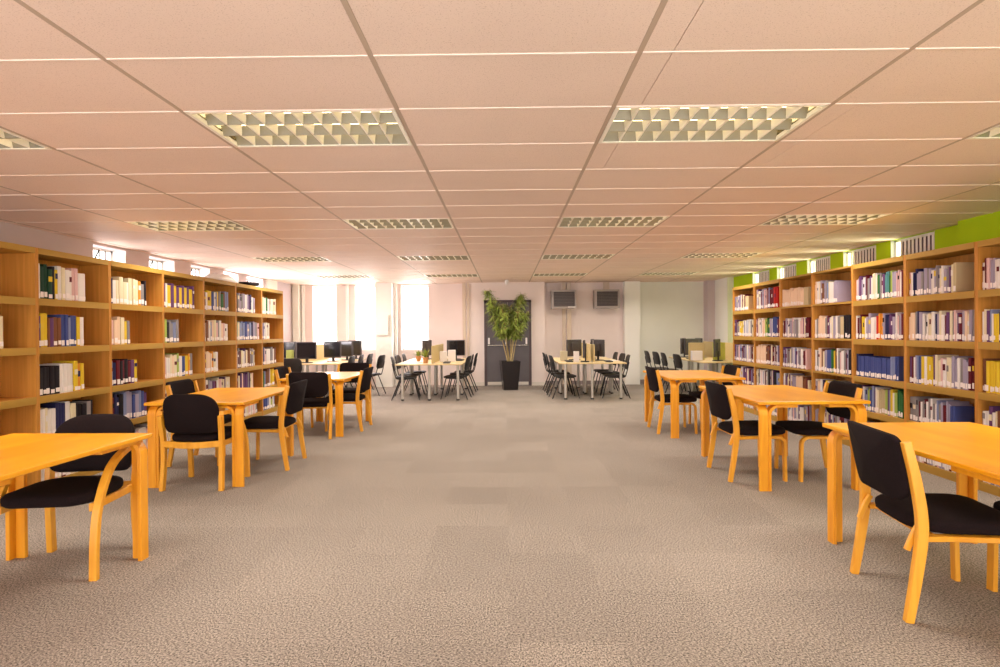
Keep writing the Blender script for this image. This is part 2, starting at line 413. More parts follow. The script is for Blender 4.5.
# double door
YD = 14.25
dr = MB(); dr.box(-.55, -.49, YD-.05, YD, 0, 2.18); dr.box(.59, .65, YD-.05, YD, 0, 2.18); dr.box(-.55, .65, YD-.05, YD, 2.12, 2.18)
door = struct(dr, 'door_1', M['doorframe'])
for xa, xb in ((-.49, .047), (.053, .59)):
    lf = MB().rbox(xa, xb, YD-.035, YD-.001, .01, 2.12, .004, 1); l = lf.build('door_leaf', M['door'], door)
    hb = MB().tube([(xa+.03, YD-.075, 1.03), (xb-.03, YD-.075, 1.03)], .012, 8)
    for x in (xa+.05, xb-.05): hb.tube([(x, YD-.075, 1.03), (x, YD-.035, 1.03)], .01, 6)
    hb.build('panic_bar', M['chrome'], l)
    kp = MB().rbox(xa+.02, xb-.02, YD-.042, YD-.035, .02, .10, .002, 1); kp.build('kick_plate', M['skirting'], l)
for x in (-.43, .01, .52):
    MB().rbox(x-.022, x+.022, YD-.10, YD-.036, 1.06, 1.22, .006, 2).build('door_handle', M['paper'], door)

# ------------------------------------------------------------------ ceiling lights
def make_light():
    t = thing('ceiling_light', 'x', 'ceiling light')
    W, D = 1.172, .590
    fr = MB(); x0, x1, y0, y1 = .014, .014+W, .005, .005+D
    fr.box(x0, x1, y0, y0+.018, CZ-.005, CZ+.02); fr.box(x0, x1, y1-.018, y1, CZ-.005, CZ+.02)
    fr.box(x0, x0+.022, y0, y1, CZ-.005, CZ+.02); fr.box(x1-.022, x1, y0, y1, CZ-.005, CZ+.02)
    for o in [fr.build('frame', M['louvre'], t)]: o.location.z = -CZ
    h = MB(); zt = CZ+.13
    h.box(x0, x1, y0, y1, zt, zt+.01); h.box(x0, x0+.006, y0, y1, CZ+.02, zt); h.box(x1-.006, x1, y0, y1, CZ+.02, zt); h.box(x0, x1, y0, y0+.006, CZ+.02, zt); h.box(x0, x1, y1-.006, y1, CZ+.02, zt)
    h.build('housing', M['reflector'], t).location.z = -CZ
    lv = MB(); xa, xb = x0+.022, x1-.022; ya, yb = y0+.018, y1-.018; H_ = .052
    n = 10
    for i in range(1, n):                               # V cross blades
        x = xa+(xb-xa)*i/n
        lv.add([(x-.005, ya, CZ), (x+.005, ya, CZ), (x+.018, ya, CZ+H_), (x-.018, ya, CZ+H_), (x-.005, yb, CZ), (x+.005, yb, CZ), (x+.018, yb, CZ+H_), (x-.018, yb, CZ+H_)],
               [(0,1,5,4), (1,2,6,5), (2,3,7,6), (3,0,4,7), (0,3,2,1), (4,5,6,7)])
    lp_ = lv; lv.build('cross_blades', M['louvre'], t).location.z = -CZ; lv = MB()
    for j in (0, 1, 2, 3):                              # long parabolic partitions
        y = ya+(yb-ya)*j/3; a = .004; c = .034
        lo, hi = (0 if j == 0 else 1), (0 if j == 3 else 1)
        lv.add([(xa, y-a*lo, CZ), (xa, y+a*hi, CZ), (xa, y+c*hi, CZ+H_), (xa, y-c*lo, CZ+H_), (xb, y-a*lo, CZ), (xb, y+a*hi, CZ), (xb, y+c*hi, CZ+H_), (xb, y-c*lo, CZ+H_)],
               [(0,1,5,4), (1,2,6,5), (2,3,7,6), (3,0,4,7), (0,3,2,1), (4,5,6,7)])
    lv.build('louvre', M['satin'], t).location.z = -CZ
    for j in range(3):
        y = ya+(yb-ya)*(j+.5)/3
        MB().tube([(xa+.02, y, CZ+.095), (xb-.02, y, CZ+.095)], .013, 8).build('fluorescent_tube', M['tube'], t).location.z = -CZ
    return t
lp = make_light()
rown = ['nearest row', 'second row', 'third row', 'farthest row']; coln = ['far left', 'left of the centre aisle', 'right of the centre aisle', 'far right']
for k, (x, y) in enumerate(lights):
    ci, ri = k//4, k % 4
    place(lp, k == 0, (x, y, CZ), 0, 'recessed ceiling light with square louvre, %s, %s' % (rown[ri], coln[ci]), 'recessed louvred ceiling lights')

# ------------------------------------------------------------------ bookcases
def bookcase(side, y0, y1, label, first_y, shelves, top, xf, depth=.31, thin=False):
    """side -1: left wall (front faces +X), +1: right wall"""
    t = thing('bookcase', label, 'bookcase', (xf, y0, 0), 0, 'oak bookcases along the %s wall' % ('left' if side < 0 else 'right'))
    W = y1-y0-.002; s = side; D = depth*s
    for a in (0.0, W-.018): MB().box(0, D, a, a+.018, 0, top).build('side_panel', M['shelf'], t)
    MB().box(D-.008*s, D, .018, W-.018, .0, top).build('back_panel', M['shelf'], t)
    lip = .024 if thin else .052
    MB().box(-.004*s, D-.008*s, .018 if not thin else .018, W-.018, top-lip, top-.0).build('top_panel', M['shelf_edge'], t)
    for z in shelves:
        sh = MB(); sh.box(.012*s, D-.008*s, .018, W-.018, z-.022, z)
        o = sh.build('shelf', M['shelf'], t)
        l2 = .024 if thin else .062
        MB().box(-.002*s, .012*s, .018, W-.018, z-l2, z).build('shelf_lip', M['shelf_edge'], o)
    MB().box(.004*s, D-.008*s, .018, W-.018, 0, .075).build('plinth', M['shelf_edge'], t)
    return t
BL = [3.946+.902*k for k in range(8)]; BL[-1] = 10.26
BR = [3.99, 4.85, 5.71, 6.57, 7.43, 8.29, 9.15, 10.01]
FXL, FXR = -4.10, 4.05
ords = ['first', 'second', 'third', 'fourth', 'fifth', 'sixth', 'seventh', 'eighth', 'ninth', 'tenth', 'eleventh', 'twelfth', 'thirteenth', 'fourteenth', 'fifteenth', 'sixteenth', 'seventeenth', 'eighteenth', 'nineteenth', 'twentieth',
        'twenty-first', 'twenty-second', 'twenty-third', 'twenty-fourth', 'twenty-fifth', 'twenty-sixth', 'twenty-seventh', 'twenty-eighth', 'twenty-ninth', 'thirtieth'] + ['thirty-'+w_ for w_ in ('first', 'second', 'third', 'fourth', 'fifth', 'sixth', 'seventh', 'eighth', 'ninth')] + ['fortieth'] + ['forty-'+w_ for w_ in ('first', 'second', 'third', 'fourth', 'fifth', 'sixth', 'seventh', 'eighth', 'ninth')]
SHL = [1.717, 1.285, .853, .462]; SHR = [1.715, 1.272, .842, .462]
TOPL, TOPR = 2.160, 2.135
for k in range(7):
    bookcase(-1, BL[k], BL[k+1], 'oak bookcase on the left wall, %s counted from the near end' % ords[k], 0, SHL, TOPL, FXL)
    bookcase(1, BR[k], BR[k+1], 'oak bookcase on the right wall, %s counted from the near end' % ords[k], 0, SHR, TOPR, FXR, thin=k in (3, 4))

# ------------------------------------------------------------------ books (data first, objects made after the furniture stands)
C = {'white': (.78,.72,.70), 'cream': (.76,.66,.46), 'peach': (.80,.58,.42), 'pink': (.72,.46,.46), 'yellow': (.72,.50,.03), 'orange': (.72,.28,.03), 'red': (.50,.015,.012),
     'maroon': (.13,.012,.022), 'brown': (.20,.075,.035), 'purple': (.13,.05,.15), 'lilac': (.36,.31,.42), 'navy': (.022,.022,.085), 'blue': (.055,.075,.25), 'grey blue': (.22,.25,.42),
     'teal': (.10,.28,.30), 'green': (.03,.14,.04), 'lime': (.36,.46,.10), 'black': (.014,.010,.014), 'grey': (.26,.23,.24), 'beige': (.55,.44,.26), 'dark green': (.010,.045,.025)}
for k_, c_ in C.items():
    M['bk_'+k_] = mat(k_.replace(' ', '_')+'_book_cover', c_, .6, spec=.2)
A = {'W': 'white', 'C': 'cream', 'P': 'peach', 'K': 'pink', 'Y': 'yellow', 'O': 'orange', 'R': 'red', 'M': 'maroon', 'N': 'brown', 'V': 'purple', 'L': 'lilac', 'n': 'navy', 'b': 'blue', 'g': 'grey blue',
     'T': 'teal', 'G': 'green', 'l': 'lime', 'B': 'black', 'x': 'grey', 'e': 'beige', 'D': 'dark green'}
# left wall, rows top to bottom; books run from the near side (left in the view); (sequence, share of the shelf, height)
LB = {
 0: [None, ('xWWxWW', .68, .24), None, None, ('WKWCW', .55, .24)],
 1: [('WDDDBYWCWWKWW', .68, .27), ('VYYNVNNbbgbbYW', .64, .26), ('BBBBBWWWWYOY', .64, .26), ('WCWnnWCBBBxB', .78, .27), ('WWKCWCWWK', .7, .25)],
 2: [('nWCCCWCCCOxB', .70, .25), ('KPPCYx', .37, .26), ('gnMBMBMVY', .50, .24), ('MnnBgLLbLgbV', .70, .27), ('WCKWCLWWKWC', .95, .24)],
 3: [('VWYVYVYVYVYV', .80, .26), ('YlBxxgx', .38, .25), ('KWCPClWbYOx', .74, .26), ('CPYLVWC', .7, .25), ('CWLKCWVCWC', .85, .25)],
 4: [('MWYYbWYxGNg', .82, .25), ('WNWPCKWPKW', .80, .26), ('MPPPOCW', .45, .26), ('YWLVWKCVC', .85, .26), ('CWKVPWCC', .8, .25)],
 5: [('NxLxLWLnWL', .78, .26), ('GCgggbLgnLxK', .95, .26), ('WMxCWCNxL', .75, .27), ('MCVPVVxCP', .7, .27), ('WCLVCWKW', .85, .25)],
 6: [('PCGWKWCC', .72, .25), ('gLWL', .40, .26), ('nLWWxWN', .70, .26), ('GgNLYY', .62, .27), ('bbbgWlW', .60, .26)],
}
# right wall; books run from the far side (left in the view) towards the camera
RB = {
 0: [('WKLWxLLWxLWW', .60, .25), ('WVYnxYOYNxVLWPYL', .98, .26), ('NYYNVOOMVWLO', .98, .27), ('WWNMLWKMNW', .9, .25), ('WWLNKWMCLx', .9, .25)],
 1: [('KWnLLxLxLWLxLCWLxVCe', .73, .25), ('PPxnLWxWCWnLCWMVCxWMLPCLx', .97, .27), ('VMWgbYWYYVCCKWCCLLWxLLMM', .96, .28), ('xxxMxMxxWxMLb', .70, .24), ('WLKWNLWKLWMWLKWC', .93, .22)],
 2: [('KLVLWLxVWPCeGxWVTTGlLLKWM', .98, .27), ('WMxYWLLWWWROOLnnVLWxM', .96, .27), ('nbbbbbbbbbbbbgb', .86, .24), ('LxMCWglbgVCeelVYWlGG', .95, .27), ('WLKNWLVWCWLKWC', .93, .24)],
 3: [('PWCNLxCWWLL', .62, .28), ('WPPxMWLWxeBB', .93, .27), ('WWPNCLbbGYNWKWMB', .96, .29), ('WPWnYWCVLWxVKW', .95, .26), ('LxWKLVWxWMLx', .95, .26)],
 4: [('PPPPPe', .84, .24), ('xLWLKWLWKVM', .88, .26), ('VLxxWVLWM', .80, .27), ('LVLLPPNM', .86, .27), ('VLWKLVWxL', .9, .26)],
 5: [('WLKMR', .88, .30), ('KWPlGLbV', .95, .29), ('PPPNMMM', .95, .29), ('xWLxBxBg', .95, .29), ('WLVWKWxL', .9, .26)],
 6: [('LxLMe', .70, .26), ('VxYCWWCx', .9, .27), ('VxLVLKM', .95, .27), ('VWLVKMV', .95, .27), ('LWVLKWL', .9, .25)],
}
books = []   # dicts
rnd = random.Random(7)
def rowz(sh, r): return ([*sh, .075][r], )
for side, tabl, ysx, sh, xf in ((-1, LB, BL, SHL, FXL), (1, RB, BR, SHR, FXR)):
    for k, rows in tabl.items():
        for r_, spec in enumerate(rows):
            if not spec: continue
            seq, share, hh = spec; hh += .022 if side < 0 else 0; z = [*sh, .075][r_]
            clear = ([2.10, *sh][r_]) - (.065 if r_ else 0) - z
            lo, hi = ysx[k]+.024, ysx[k+1]-.028; tot = (hi-lo)*share
            ws = []
            for ch in seq:
                w = rnd.uniform(.6, 1.35)
                ws.append(w)
            f = tot/sum(ws)
            # thick runs are split so single volumes stay book-sized
            items = []
            for ch, w in zip(seq, ws):
                w *= f; n = max(1, int(round(w/(.027 if side > 0 else .046))))
                if A[ch] in ('beige',) and w > .05: n = 1
                js = [rnd.uniform(.75, 1.25) for _ in range(n)]
                for q in range(n):
                    cn = A[ch]
                    if q and cn in ('white', 'lilac', 'pink', 'cream', 'grey', 'purple', 'maroon') and rnd.random() < .6: cn = rnd.choice(['white', 'white', 'cream', 'lilac', 'grey', 'pink', 'purple', 'beige2', 'grey blue', 'maroon'])
                    items.append((cn.replace('beige2', 'cream'), w*js[q]/sum(js)))
            # on the left books read from the near side; on the right from the far side
            pos = 0; N = len(items)
            for q, (cn, w) in enumerate(items):
                h = min(hh+rnd.uniform(-.035, .02), clear-.015); d = rnd.uniform(.165, .21)
                if cn in ('blue', 'black', 'yellow', 'white') and q and items[q-1][0] == cn: h = books[-1]['h']+rnd.uniform(-.004, .004); d = books[-1]['d']
                h = min(h, clear-.012)
                if cn == 'beige' and side > 0 and k == 1: h = .27; d = .24
                if side < 0: ya = lo+pos; yb = ya+w
                else: yb = hi-pos; ya = yb-w
                books.append(dict(side=side, k=k, r=r_, q=q, N=N, c=cn, y0=ya+.0008, y1=yb-.0008, z=z+.001, h=h, d=d, x=xf+side*(.022+rnd.uniform(0, .012)), w=w))
                pos += w

# ------------------------------------------------------------------ reading tables
def leg_corner(mb_t, sx, sy, hw, hl, zt):
    """two bent boards that meet in an L and turn into rails under the top"""
    x, y = sx*hw, sy*hl; m_ = MB(); r_ = .075; t = .026      # x, y = outer corner of the leg
    A_ = [PI/2*i/6 for i in range(1, 7)]
    wa = .075 if sy < 0 else .060
    xa = x-sx*wa/2 if sy < 0 else x-sx*(t+.001+wa/2); ya = y-sy*.013
    pa = [(xa, ya, 0), (xa, ya, zt-r_)] + [(xa, ya-sy*(r_-r_*math.cos(a)), zt-r_+r_*math.sin(a)) for a in A_] + [(xa, ya-sy*.34, zt)]
    m_.sweep(pa, (1, 0, 0), wa, t)
    xb = x-sx*(.0765+t/2) if sy < 0 else x-sx*t/2; yb = y-sy*.034
    pb = [(xb, yb, 0), (xb, yb, zt-r_)] + [(xb-sx*(r_-r_*math.cos(a)), yb, zt-r_+r_*math.sin(a)) for a in A_] + [(xb-sx*.24, yb, zt)]
    m_.sweep(pb, (0, 1, 0), .068, t)
    return m_
def make_table(W, L):
    t = thing('reading_table', 'x', 'table'); zt = .732
    top = MB().rbox(-W/2, W/2, -L/2, L/2, .746, .774, .006, 2); top.build('tabletop', M['table'], t)
    for sx in (-1, 1):
        for sy in (-1, 1): leg_corner(None, sx, sy, W/2-.02, L/2-.02, zt-.001).build('leg', M['leg'], t)
    return t
GT = 'orange wood reading tables by the shelves'
tl = make_table(.90, 1.34); tr_ = make_table(.97, 1.42)
TABS = [(-2.69, 2.83, -1, 'nearest table on the left side, cropped by the picture edge'), (-2.84, 5.68, 1.5, 'middle table of the three on the left side'), (-2.58, 8.10, -3, 'farthest of the three wooden tables on the left side')]
for i, (x, y, a, lb) in enumerate(TABS): place(tl, i == 0, (x, y, 0), R(a), 'orange wooden reading table, '+lb, GT)
TABR = [(2.575, 3.01, 0, 'nearest table on the right side, running out of the picture'), (2.63, 5.52, 1, 'middle table of the three on the right side'), (2.58, 7.88, 0, 'farthest of the three wooden tables on the right side')]
for i, (x, y, a, lb) in enumerate(TABR): place(tr_, i == 0, (x, y, 0), R(a), 'orange wooden reading table, '+lb, GT)

# ------------------------------------------------------------------ wooden chairs (local: faces +Y, rear legs at -Y)
def make_side_chair():
    t = thing('reading_chair', 'x', 'chair'); w = .27
    for s in (-1, 1):
        p = curve([(s*w, -.275, 0), (s*w, -.240, .22), (s*w, -.215, .45), (s*w, -.240, .66), (s*w, -.283, .855)], 5)
        n = len(p); ts = [.038+.010*math.sin(PI*i/(n-1)) for i in range(n)]
        MB().sweep(p, (1, 0, 0), .034, ts).build('rear_leg', M['chairwood'], t)
        rr2 = .065; zr = .405; xs_ = s*(w-.020)
        q = [(xs_, .235, 0), (xs_, .228, zr-rr2)] + [(xs_, .228-(rr2-rr2*math.cos(a)), zr-rr2+rr2*math.sin(a)) for a in [PI/2*i/6 for i in range(1, 7)]] + [(xs_, -.10, zr-.004), (xs_, -.21, zr-.010)]
        MB().sweep(q, (1, 0, 0), .045, .026).build('front_leg', M['chairwood'], t)
        MB().sweep(curve([(s*(w-.036), -.205, .46), (s*(w-.036), -.235, .40), (s*(w-.036), -.262, .33)], 4), (1, 0, 0), .022, .026).build('bracket', M['chairwood'], t)
    MB().sweep([(-w+.03, -.16, .40), (w-.03, -.16, .40)], (0, 1, 0), .05, .022).build('rail', M['chairwood'], t)
    MB().sweep([(-w+.03, .13, .40), (w-.03, .13, .40)], (0, 1, 0), .05, .022).build('rail', M['chairwood'], t)
    ol = rounded(.52, .50, {(1,1): .09, (-1,1): .09, (1,-1): .16, (-1,-1): .16}, 6, 0, .02)
    MB().pad(ol, lambda u, v, q: (u, v, .448+q+.02*(v-.02)), .055, .014).build('seat', M['fabric'], t)
    ob = rounded(.505, .335, {(1,1): .05, (-1,1): .05, (1,-1): .11, (-1,-1): .11}, 6, 0, .715)
    def fb(u, v, q):
        y = -.238-(v-.55)*.19-.050+.75*u*u*1.0
        return (u, y+q, v)
    MB().pad(ob, fb, .036, .008).build('backrest', M['fabric'], t)
    return t
def make_arm_chair():
    t = thing('armchair', 'x', 'chair'); w = .265
    for s in (-1, 1):
        p = curve([(s*w, -.245, 0), (s*(w-.006), -.225, .22), (s*(w-.004), -.225, .45), (s*(w+.004), -.255, .67)], 5)
        MB().sweep(p, (1, 0, 0), .036, .048).build('rear_leg', M['chairwood'], t)
        q = curve([(s*(w+.010), .235, 0), (s*(w+.010), .225, .22), (s*(w+.010), .185, .42), (s*(w+.010), .07, .60), (s*(w+.010), -.09, .675), (s*(w+.010), -.25, .69)], 6)
        MB().sweep(q, (1, 0, 0), .042, .034).build('front_leg', M['chairwood'], t)
        MB().sweep([(s*(w-.02), -.215, .405), (s*(w-.02), .205, .405)], (1, 0, 0), .024, .045).build('rail', M['chairwood'], t)
    MB().sweep(curve([(-w+.02, -.235, .415), (0, -.262, .405), (w-.02, -.235, .415)], 6), (0, 0, 1), .055, .024).build('rail', M['chairwood'], t)
    ol = rounded(.50, .50, {(1,1): .12, (-1,1): .12, (1,-1): .16, (-1,-1): .16}, 6, 0, .02)
    MB().pad(ol, lambda u, v, q: (u, v, .458+q), .06, .014).build('seat', M['fabric'], t)
    ob = []
    for i in range(40):      # D shaped back, domed top
        a = 2*PI*i/40; cx_, sy_ = math.cos(a), math.sin(a)
        e = .62 if sy_ > 0 else .30
        ob.append((.248*math.copysign(abs(cx_)**e, cx_), .665+(.205 if sy_ > 0 else .155)*math.copysign(abs(sy_)**e*1.0, sy_)))
    def fb(u, v, q): return (u, -.262-(v-.55)*.20+.9*u*u+q, v)
    MB().pad(ob, fb, .036, .008).build('backrest', M['fabric'], t)
    return t
sc0 = make_side_chair(); ac0 = make_arm_chair()
GC = 'wooden reading chairs with black pads'
# facing angle: 0 = +Y, -90 = +X, 90 = -X, 180 = -Y
SC = [(2.215, 2.90, -98, 'black padded wooden chair on the aisle side of the nearest right table'),
      (2.82, 2.75, 92, 'black padded wooden chair on the shelf side of the nearest right table, at picture edge'),
      (2.32, 5.40, -90, 'black padded wooden chair on the aisle side of the middle right table'),
      (2.93, 5.37, 88, 'black padded wooden chair on the shelf side of the middle right table'),
      (2.31, 7.76, -91, 'black padded wooden chair on the aisle side of the farthest right table'),
      (2.95, 8.05, 90, 'black padded wooden chair on the shelf side of the farthest right table'),
      (-2.51, 5.90, 92, 'black padded wooden chair on the aisle side of the middle left table'),
      (-3.28, 6.10, -88, 'black padded wooden chair on the shelf side of the middle left table'),
      (-2.59, 7.53, 3, 'black padded wooden chair at near end of the farthest left table, back to camera'),
      (-2.31, 8.10, 90, 'black padded wooden chair on the aisle side of the farthest left table'),
      (-2.55, 9.06, 178, 'black padded wooden chair at far end of the farthest left table, facing camera'),
      (-3.10, 8.42, -88, 'black padded wooden chair on the shelf side of the farthest left table')]
for i, (x, y, a, lb) in enumerate(SC): place(sc0, i == 0, (x, y, 0), R(a), lb, GC)
AC = [(-2.65, 3.35, 186, 'round-backed wooden armchair at the far end of the nearest left table, facing camera'),
      (-2.80, 5.17, 0, 'round-backed wooden armchair at the near end of the middle left table, back to camera')]
for i, (x, y, a, lb) in enumerate(AC): place(ac0, i == 0, (x, y, 0), R(a), lb, 'round-backed wooden armchairs')

# ------------------------------------------------------------------ computer corner
def make_desk(W, L):
    t = thing('computer_desk', 'x', 'desk')
    MB().rbox(-W/2, W/2, -L/2, L/2, .715, .742, .004, 1).build('desktop', M['desk'], t)
    for x in (-W/2+.14, 0, W/2-.10):
        for y in (-L/2+.09, L/2-.09):
            lg = MB().tube([(x, y, .03), (x, y, .715)], .028, 12)
            l = lg.build('leg', M['steel'], t); MB().tube([(x, y, 0), (x, y, .03)], .032, 12).build('foot', M['black'], l)
    return t
def make_divider(L):
    pass
dk = make_desk(1.36, 1.16)
DK = [(-1.555, 11.76, 'pale wood computer desk left of the door, the nearer one of its pair'), (-1.555, 12.95, 'pale wood computer desk left of the door, behind the front desk'),
      (1.74, 11.80, 'pale wood computer desk right of the door, the nearer one of its pair'), (1.74, 12.99, 'pale wood computer desk right of the door, behind the front desk'),
      (-4.18, 12.20, 'pale wood computer desk in the far left corner, nearer half'), (-4.18, 13.39, 'pale wood computer desk in the far left corner, by the back windows'),
      (4.62, 11.80, 'pale wood computer desk in the far right corner, nearer half'), (4.62, 12.99, 'pale wood computer desk in the far right corner, farther half')]
for i, (x, y, lb) in enumerate(DK): place(dk, i == 0, (x, y, 0), 0, lb, 'pale computer desks at the far end')
dv = MB().rbox(-.012, .012, -1.0, 1.0, 0, .36, .003, 1).build('desk_divider', M['divider'])
for j, y in enumerate((-.8, .8)): MB().box(-.03, .03, y-.02, y+.02, -.0005, .02).build('bracket', M['steel'], dv)
DV = [(-1.50, 12.3, 'pale upright divider along the middle of the desks left of the door'), (1.80, 12.4, 'pale upright divider along the middle of the desks right of the door'),
      (4.86, 12.8, 'pale upright divider on the desks in the far right corner'), (-4.46, 13.0, 'pale upright divider on the desks in the far left corner')]
for i, (x, y, lb) in enumerate(DV):
    o = dv if i == 0 else copy_tree(dv); o.location = (x, y, .743); tag(o, lb, 'desk divider', 'desk dividers')
M['divider_green'] = noisy('lime_divider_fabric', (0.42, 0.43, 0.08), (0.48, 0.48, 0.11), 120)
for i, (x, y, w_, m_, lb) in enumerate([(4.08, 12.0, .34, 'divider', 'short beige cross divider on the left half of the far right desks'), (4.56, 12.0, .26, 'divider_green', 'short lime cross divider beside the bookcases on the far right desks')]):
    o = MB().rbox(-w_/2, w_/2, -.012, .012, 0, .37, .003, 1).build('desk_divider', M[m_]); o.location = (x, y, .743); tag(o, lb, 'desk divider', 'desk dividers')

def make_monitor():
    t = thing('computer_monitor', 'x', 'monitor')          # screen faces +Y
    MB().rbox(-.215, .215, -.025, .015, .085, .45, .012, 2).build('casing', M['monitor'], t)
    MB().box(-.195, .195, .0151, .0175, .105, .43).build('screen', M['screen'], t)
    MB().rbox(-.10, .10, -.05, -.024, .20, .38, .01, 1).build('rear_cover', M['monitor'], t)
    MB().rbox(-.03, .03, -.045, -.02, .01, .25, .005, 1).build('stand', M['black'], t)
    MB().pad(rounded(.24, .18, .05, 5), lambda u, v, q: (u, v-.02, .008+q), .015, .002).build('base', M['black'], t)
    return t
mo = make_monitor(); DZ = .7435
# (x, y, facing, label) ; facing 90 = -X
MO = [(-1.20, 12.55, 250, 'dark monitor leaning right on the desks left of the door'), (-1.16, 12.95, 200, 'dark monitor seen from behind on the desks left of the door'), (-1.86, 13.1, 70, 'dark monitor at far back on the desks left of the door'),
      (1.50, 12.35, 35, 'broad dark monitor on the left half of the desks right of the door'), (1.62, 11.62, 80, 'narrow dark monitor next to the divider on desks right of the door'), (2.02, 12.1, 290, 'tilted dark monitor on right half of the desks right of the door'), (2.0, 12.9, 255, 'dark monitor mostly hidden behind the divider right of the door'),
      (-4.84, 12.3, 172, 'leftmost monitor in the far left corner, partly behind the bookcase'), (-4.25, 11.85, 180, 'widest monitor in the far left corner, seen square on'), (-3.88, 12.45, 165, 'third monitor from the left in the far left corner'), (-3.72, 12.95, 150, 'fourth monitor from the left in the far left corner'), (-3.66, 13.5, 150, 'rightmost monitor in the far left corner before the window'),
      (4.17, 13.2, 60, 'leftmost monitor in the far right corner'), (4.15, 12.55, 30, 'wide monitor in the far right corner, second from left'), (4.50, 13.1, 90, 'small monitor hidden behind the divider in far right corner'), (4.36, 11.6, 55, 'nearest monitor in the far right corner, in front of yellow divider'), (5.12, 12.5, 250, 'rightmost monitor in the far right corner beside the bookcases')]
for i, (x, y, a, lb) in enumerate(MO): place(mo, i == 0, (x, y, DZ), R(a), lb, 'computer monitors')
kb = MB().rbox(-.21, .21, -.07, .07, 0, .022, .006, 1).build('keyboard', M['black'])
for i, (x, y, a, lb) in enumerate([(-1.22, 11.55, 92, 'black keyboard on the desk left of the door, right side'), (-1.02, 12.45, 88, 'black keyboard farther back on the right side, left of the door'), (1.32, 11.75, 90, 'black keyboard on the left side of desk right of the door'), (2.12, 11.6, 88, 'black keyboard on the right side of desk right of the door'), (4.72+.45, 11.6, 90, 'black keyboard on the far right corner desk')]):
    o = kb if i == 0 else kb.copy()
    if i: col.objects.link(o)
    o.location = (x, y, DZ); o.rotation_euler = (0, 0, R(a)); tag(o, lb, 'keyboard', 'black keyboards')
# paper stands / box files on the desks
def upright(name, x, y, w, d, h, m_, lb, cat, a=0):
    o = MB().rbox(-w/2, w/2, -d/2, d/2, 0, h, .004, 1).build(name, m_); o.location = (x, y, DZ); o.rotation_euler = (0, 0, R(a)); tag(o, lb, cat)
    return o
upright('box_file', -1.33, 11.62+.25, .15, .10, .23, M['paper'], 'cream upright box file on the desk left of the door', 'box file')
upright('box_file', -1.17, 12.05, .16, .10, .25, M['paper'], 'taller white box file behind the cream one, left of the door', 'box file')
upright('box_file', 1.24, 12.0, .15, .10, .21, mat('cream_card', (.62,.55,.38), .8), 'cream box file at left end of desk right of the door', 'box file')
upright('box_file', 1.46, 11.6, .11, .08, .22, M['paper'], 'white box file in the middle of desk right of the door', 'box file')
upright('box_file', 4.03, 11.85, .22, .10, .20, M['paper'], 'white box file on the far right corner desk', 'box file')
upright('box_file', -4.60, 11.85, .13, .10, .28, mat('olive_card', (.30,.34,.08), .8), 'olive green box file beside the widest far left monitor', 'box file')
for i, (x, y, a, lb) in enumerate([(-2.02, 11.6, 10, 'white sheet of paper on left end of desk left of the door'), (-1.80, 11.8, -20, 'white sheet of paper nearer the divider, left of the door'), (2.25, 11.9, 15, 'white sheet of paper on desk right of the door')]):
    o = MB().box(-.105, .105, -.148, .148, 0, .012).build('paper_stack', M['paper']); o.location = (x, y, DZ); o.rotation_euler = (0, 0, R(a)); tag(o, lb, 'paper')

# potted plant on the desk by the divider
def leafblade(mb, p, d, L, w, droop, mi=0, rn=random):
    d = Vector(d).normalized(); sd = d.cross(Vector((0, 0, 1)))
    if sd.length < .1: sd = Vector((1, 0, 0))
    sd.normalize(); P = Vector(p); vs = []; n = 4
    for i in range(n+1):
        t = i/n; c = P+d*L*t+Vector((0, 0, -droop*L*t*t)); ww = w*math.sin(PI*min(.12+.88*t, .999))**.8 if t < 1 else .0005
        nz = sd.cross(d).normalized()
        vs += [c-sd*ww/2, c+nz*(-ww*.15), c+sd*ww/2]
    fs = []
    for i in range(n):
        for k in (0, 1): fs.append((i*3+k, i*3+k+1, i*3+k+4, i*3+k+3))
    mb.add(vs, fs, mi, True)
def small_plant(x, y, h, lb, seed):
    rn = random.Random(seed); t = thing('potted_plant', lb, 'plant', (x, y, DZ))
    pm = MB().tube([(0, 0, 0), (0, 0, .10), (0, 0, .12)], [.045, .06, .064], 14); pm.build('pot', M['terracotta'], t)
    lm = MB()
    for i in range(26):
        a = rn.uniform(0, 2*PI); e = rn.uniform(.5, 1.5)
        leafblade(lm, (.02*math.cos(a), .02*math.sin(a), .12), (math.cos(a)*math.cos(e), math.sin(a)*math.cos(e), math.sin(e)), h*rn.uniform(.6, 1), .022, .25)
    lm.build('foliage', M['leaf'], t, fix=False)
small_plant(-1.66, 11.50, .27, 'small green plant in terracotta pot, near end of desk left of the door', 3)
small_plant(-1.90, 12.1, .20, 'smaller leafy plant at the left, in front of the window', 5)

# black stacking chairs
def make_stack_chair():
    t = thing('stacking_chair', 'x', 'chair')                   # faces +Y
    MB().pad(rounded(.42, .42, {(1,1): .06, (-1,1): .06, (1,-1): .10, (-1,-1): .10}, 5, 0, .0), lambda u, v, q: (u, v, .455+q+.06*max(0, -v-.12)), .035, .008).build('seat', M['black'], t)
    MB().pad(rounded(.42, .30, .09, 6, 0, .735), lambda u, v, q: (u, -.225-(v-.60)*.22+.5*u*u+q-.03, v), .022, .004).build('backrest', M['black'], t)
    for s in (-1, 1):
        MB().tube([(s*.20, .26, 0), (s*.19, .15, .43)], .011, 8).build('leg', M['black_metal'], t)
        MB().tube([(s*.20, -.30, 0), (s*.19, -.13, .42)], .011, 8).build('leg', M['black_metal'], t)
        MB().tube(curve([(s*.19, .15, .432), (s*.19, -.16, .43), (s*.185, -.225, .50), (s*.175, -.285, .74)], 5), .010, 8).build('back_frame', M['black_metal'], t)
    MB().tube([(-.19, -.16, .43), (.19, -.16, .43)], .009, 6).build('stretcher', M['black_metal'], t)
    return t
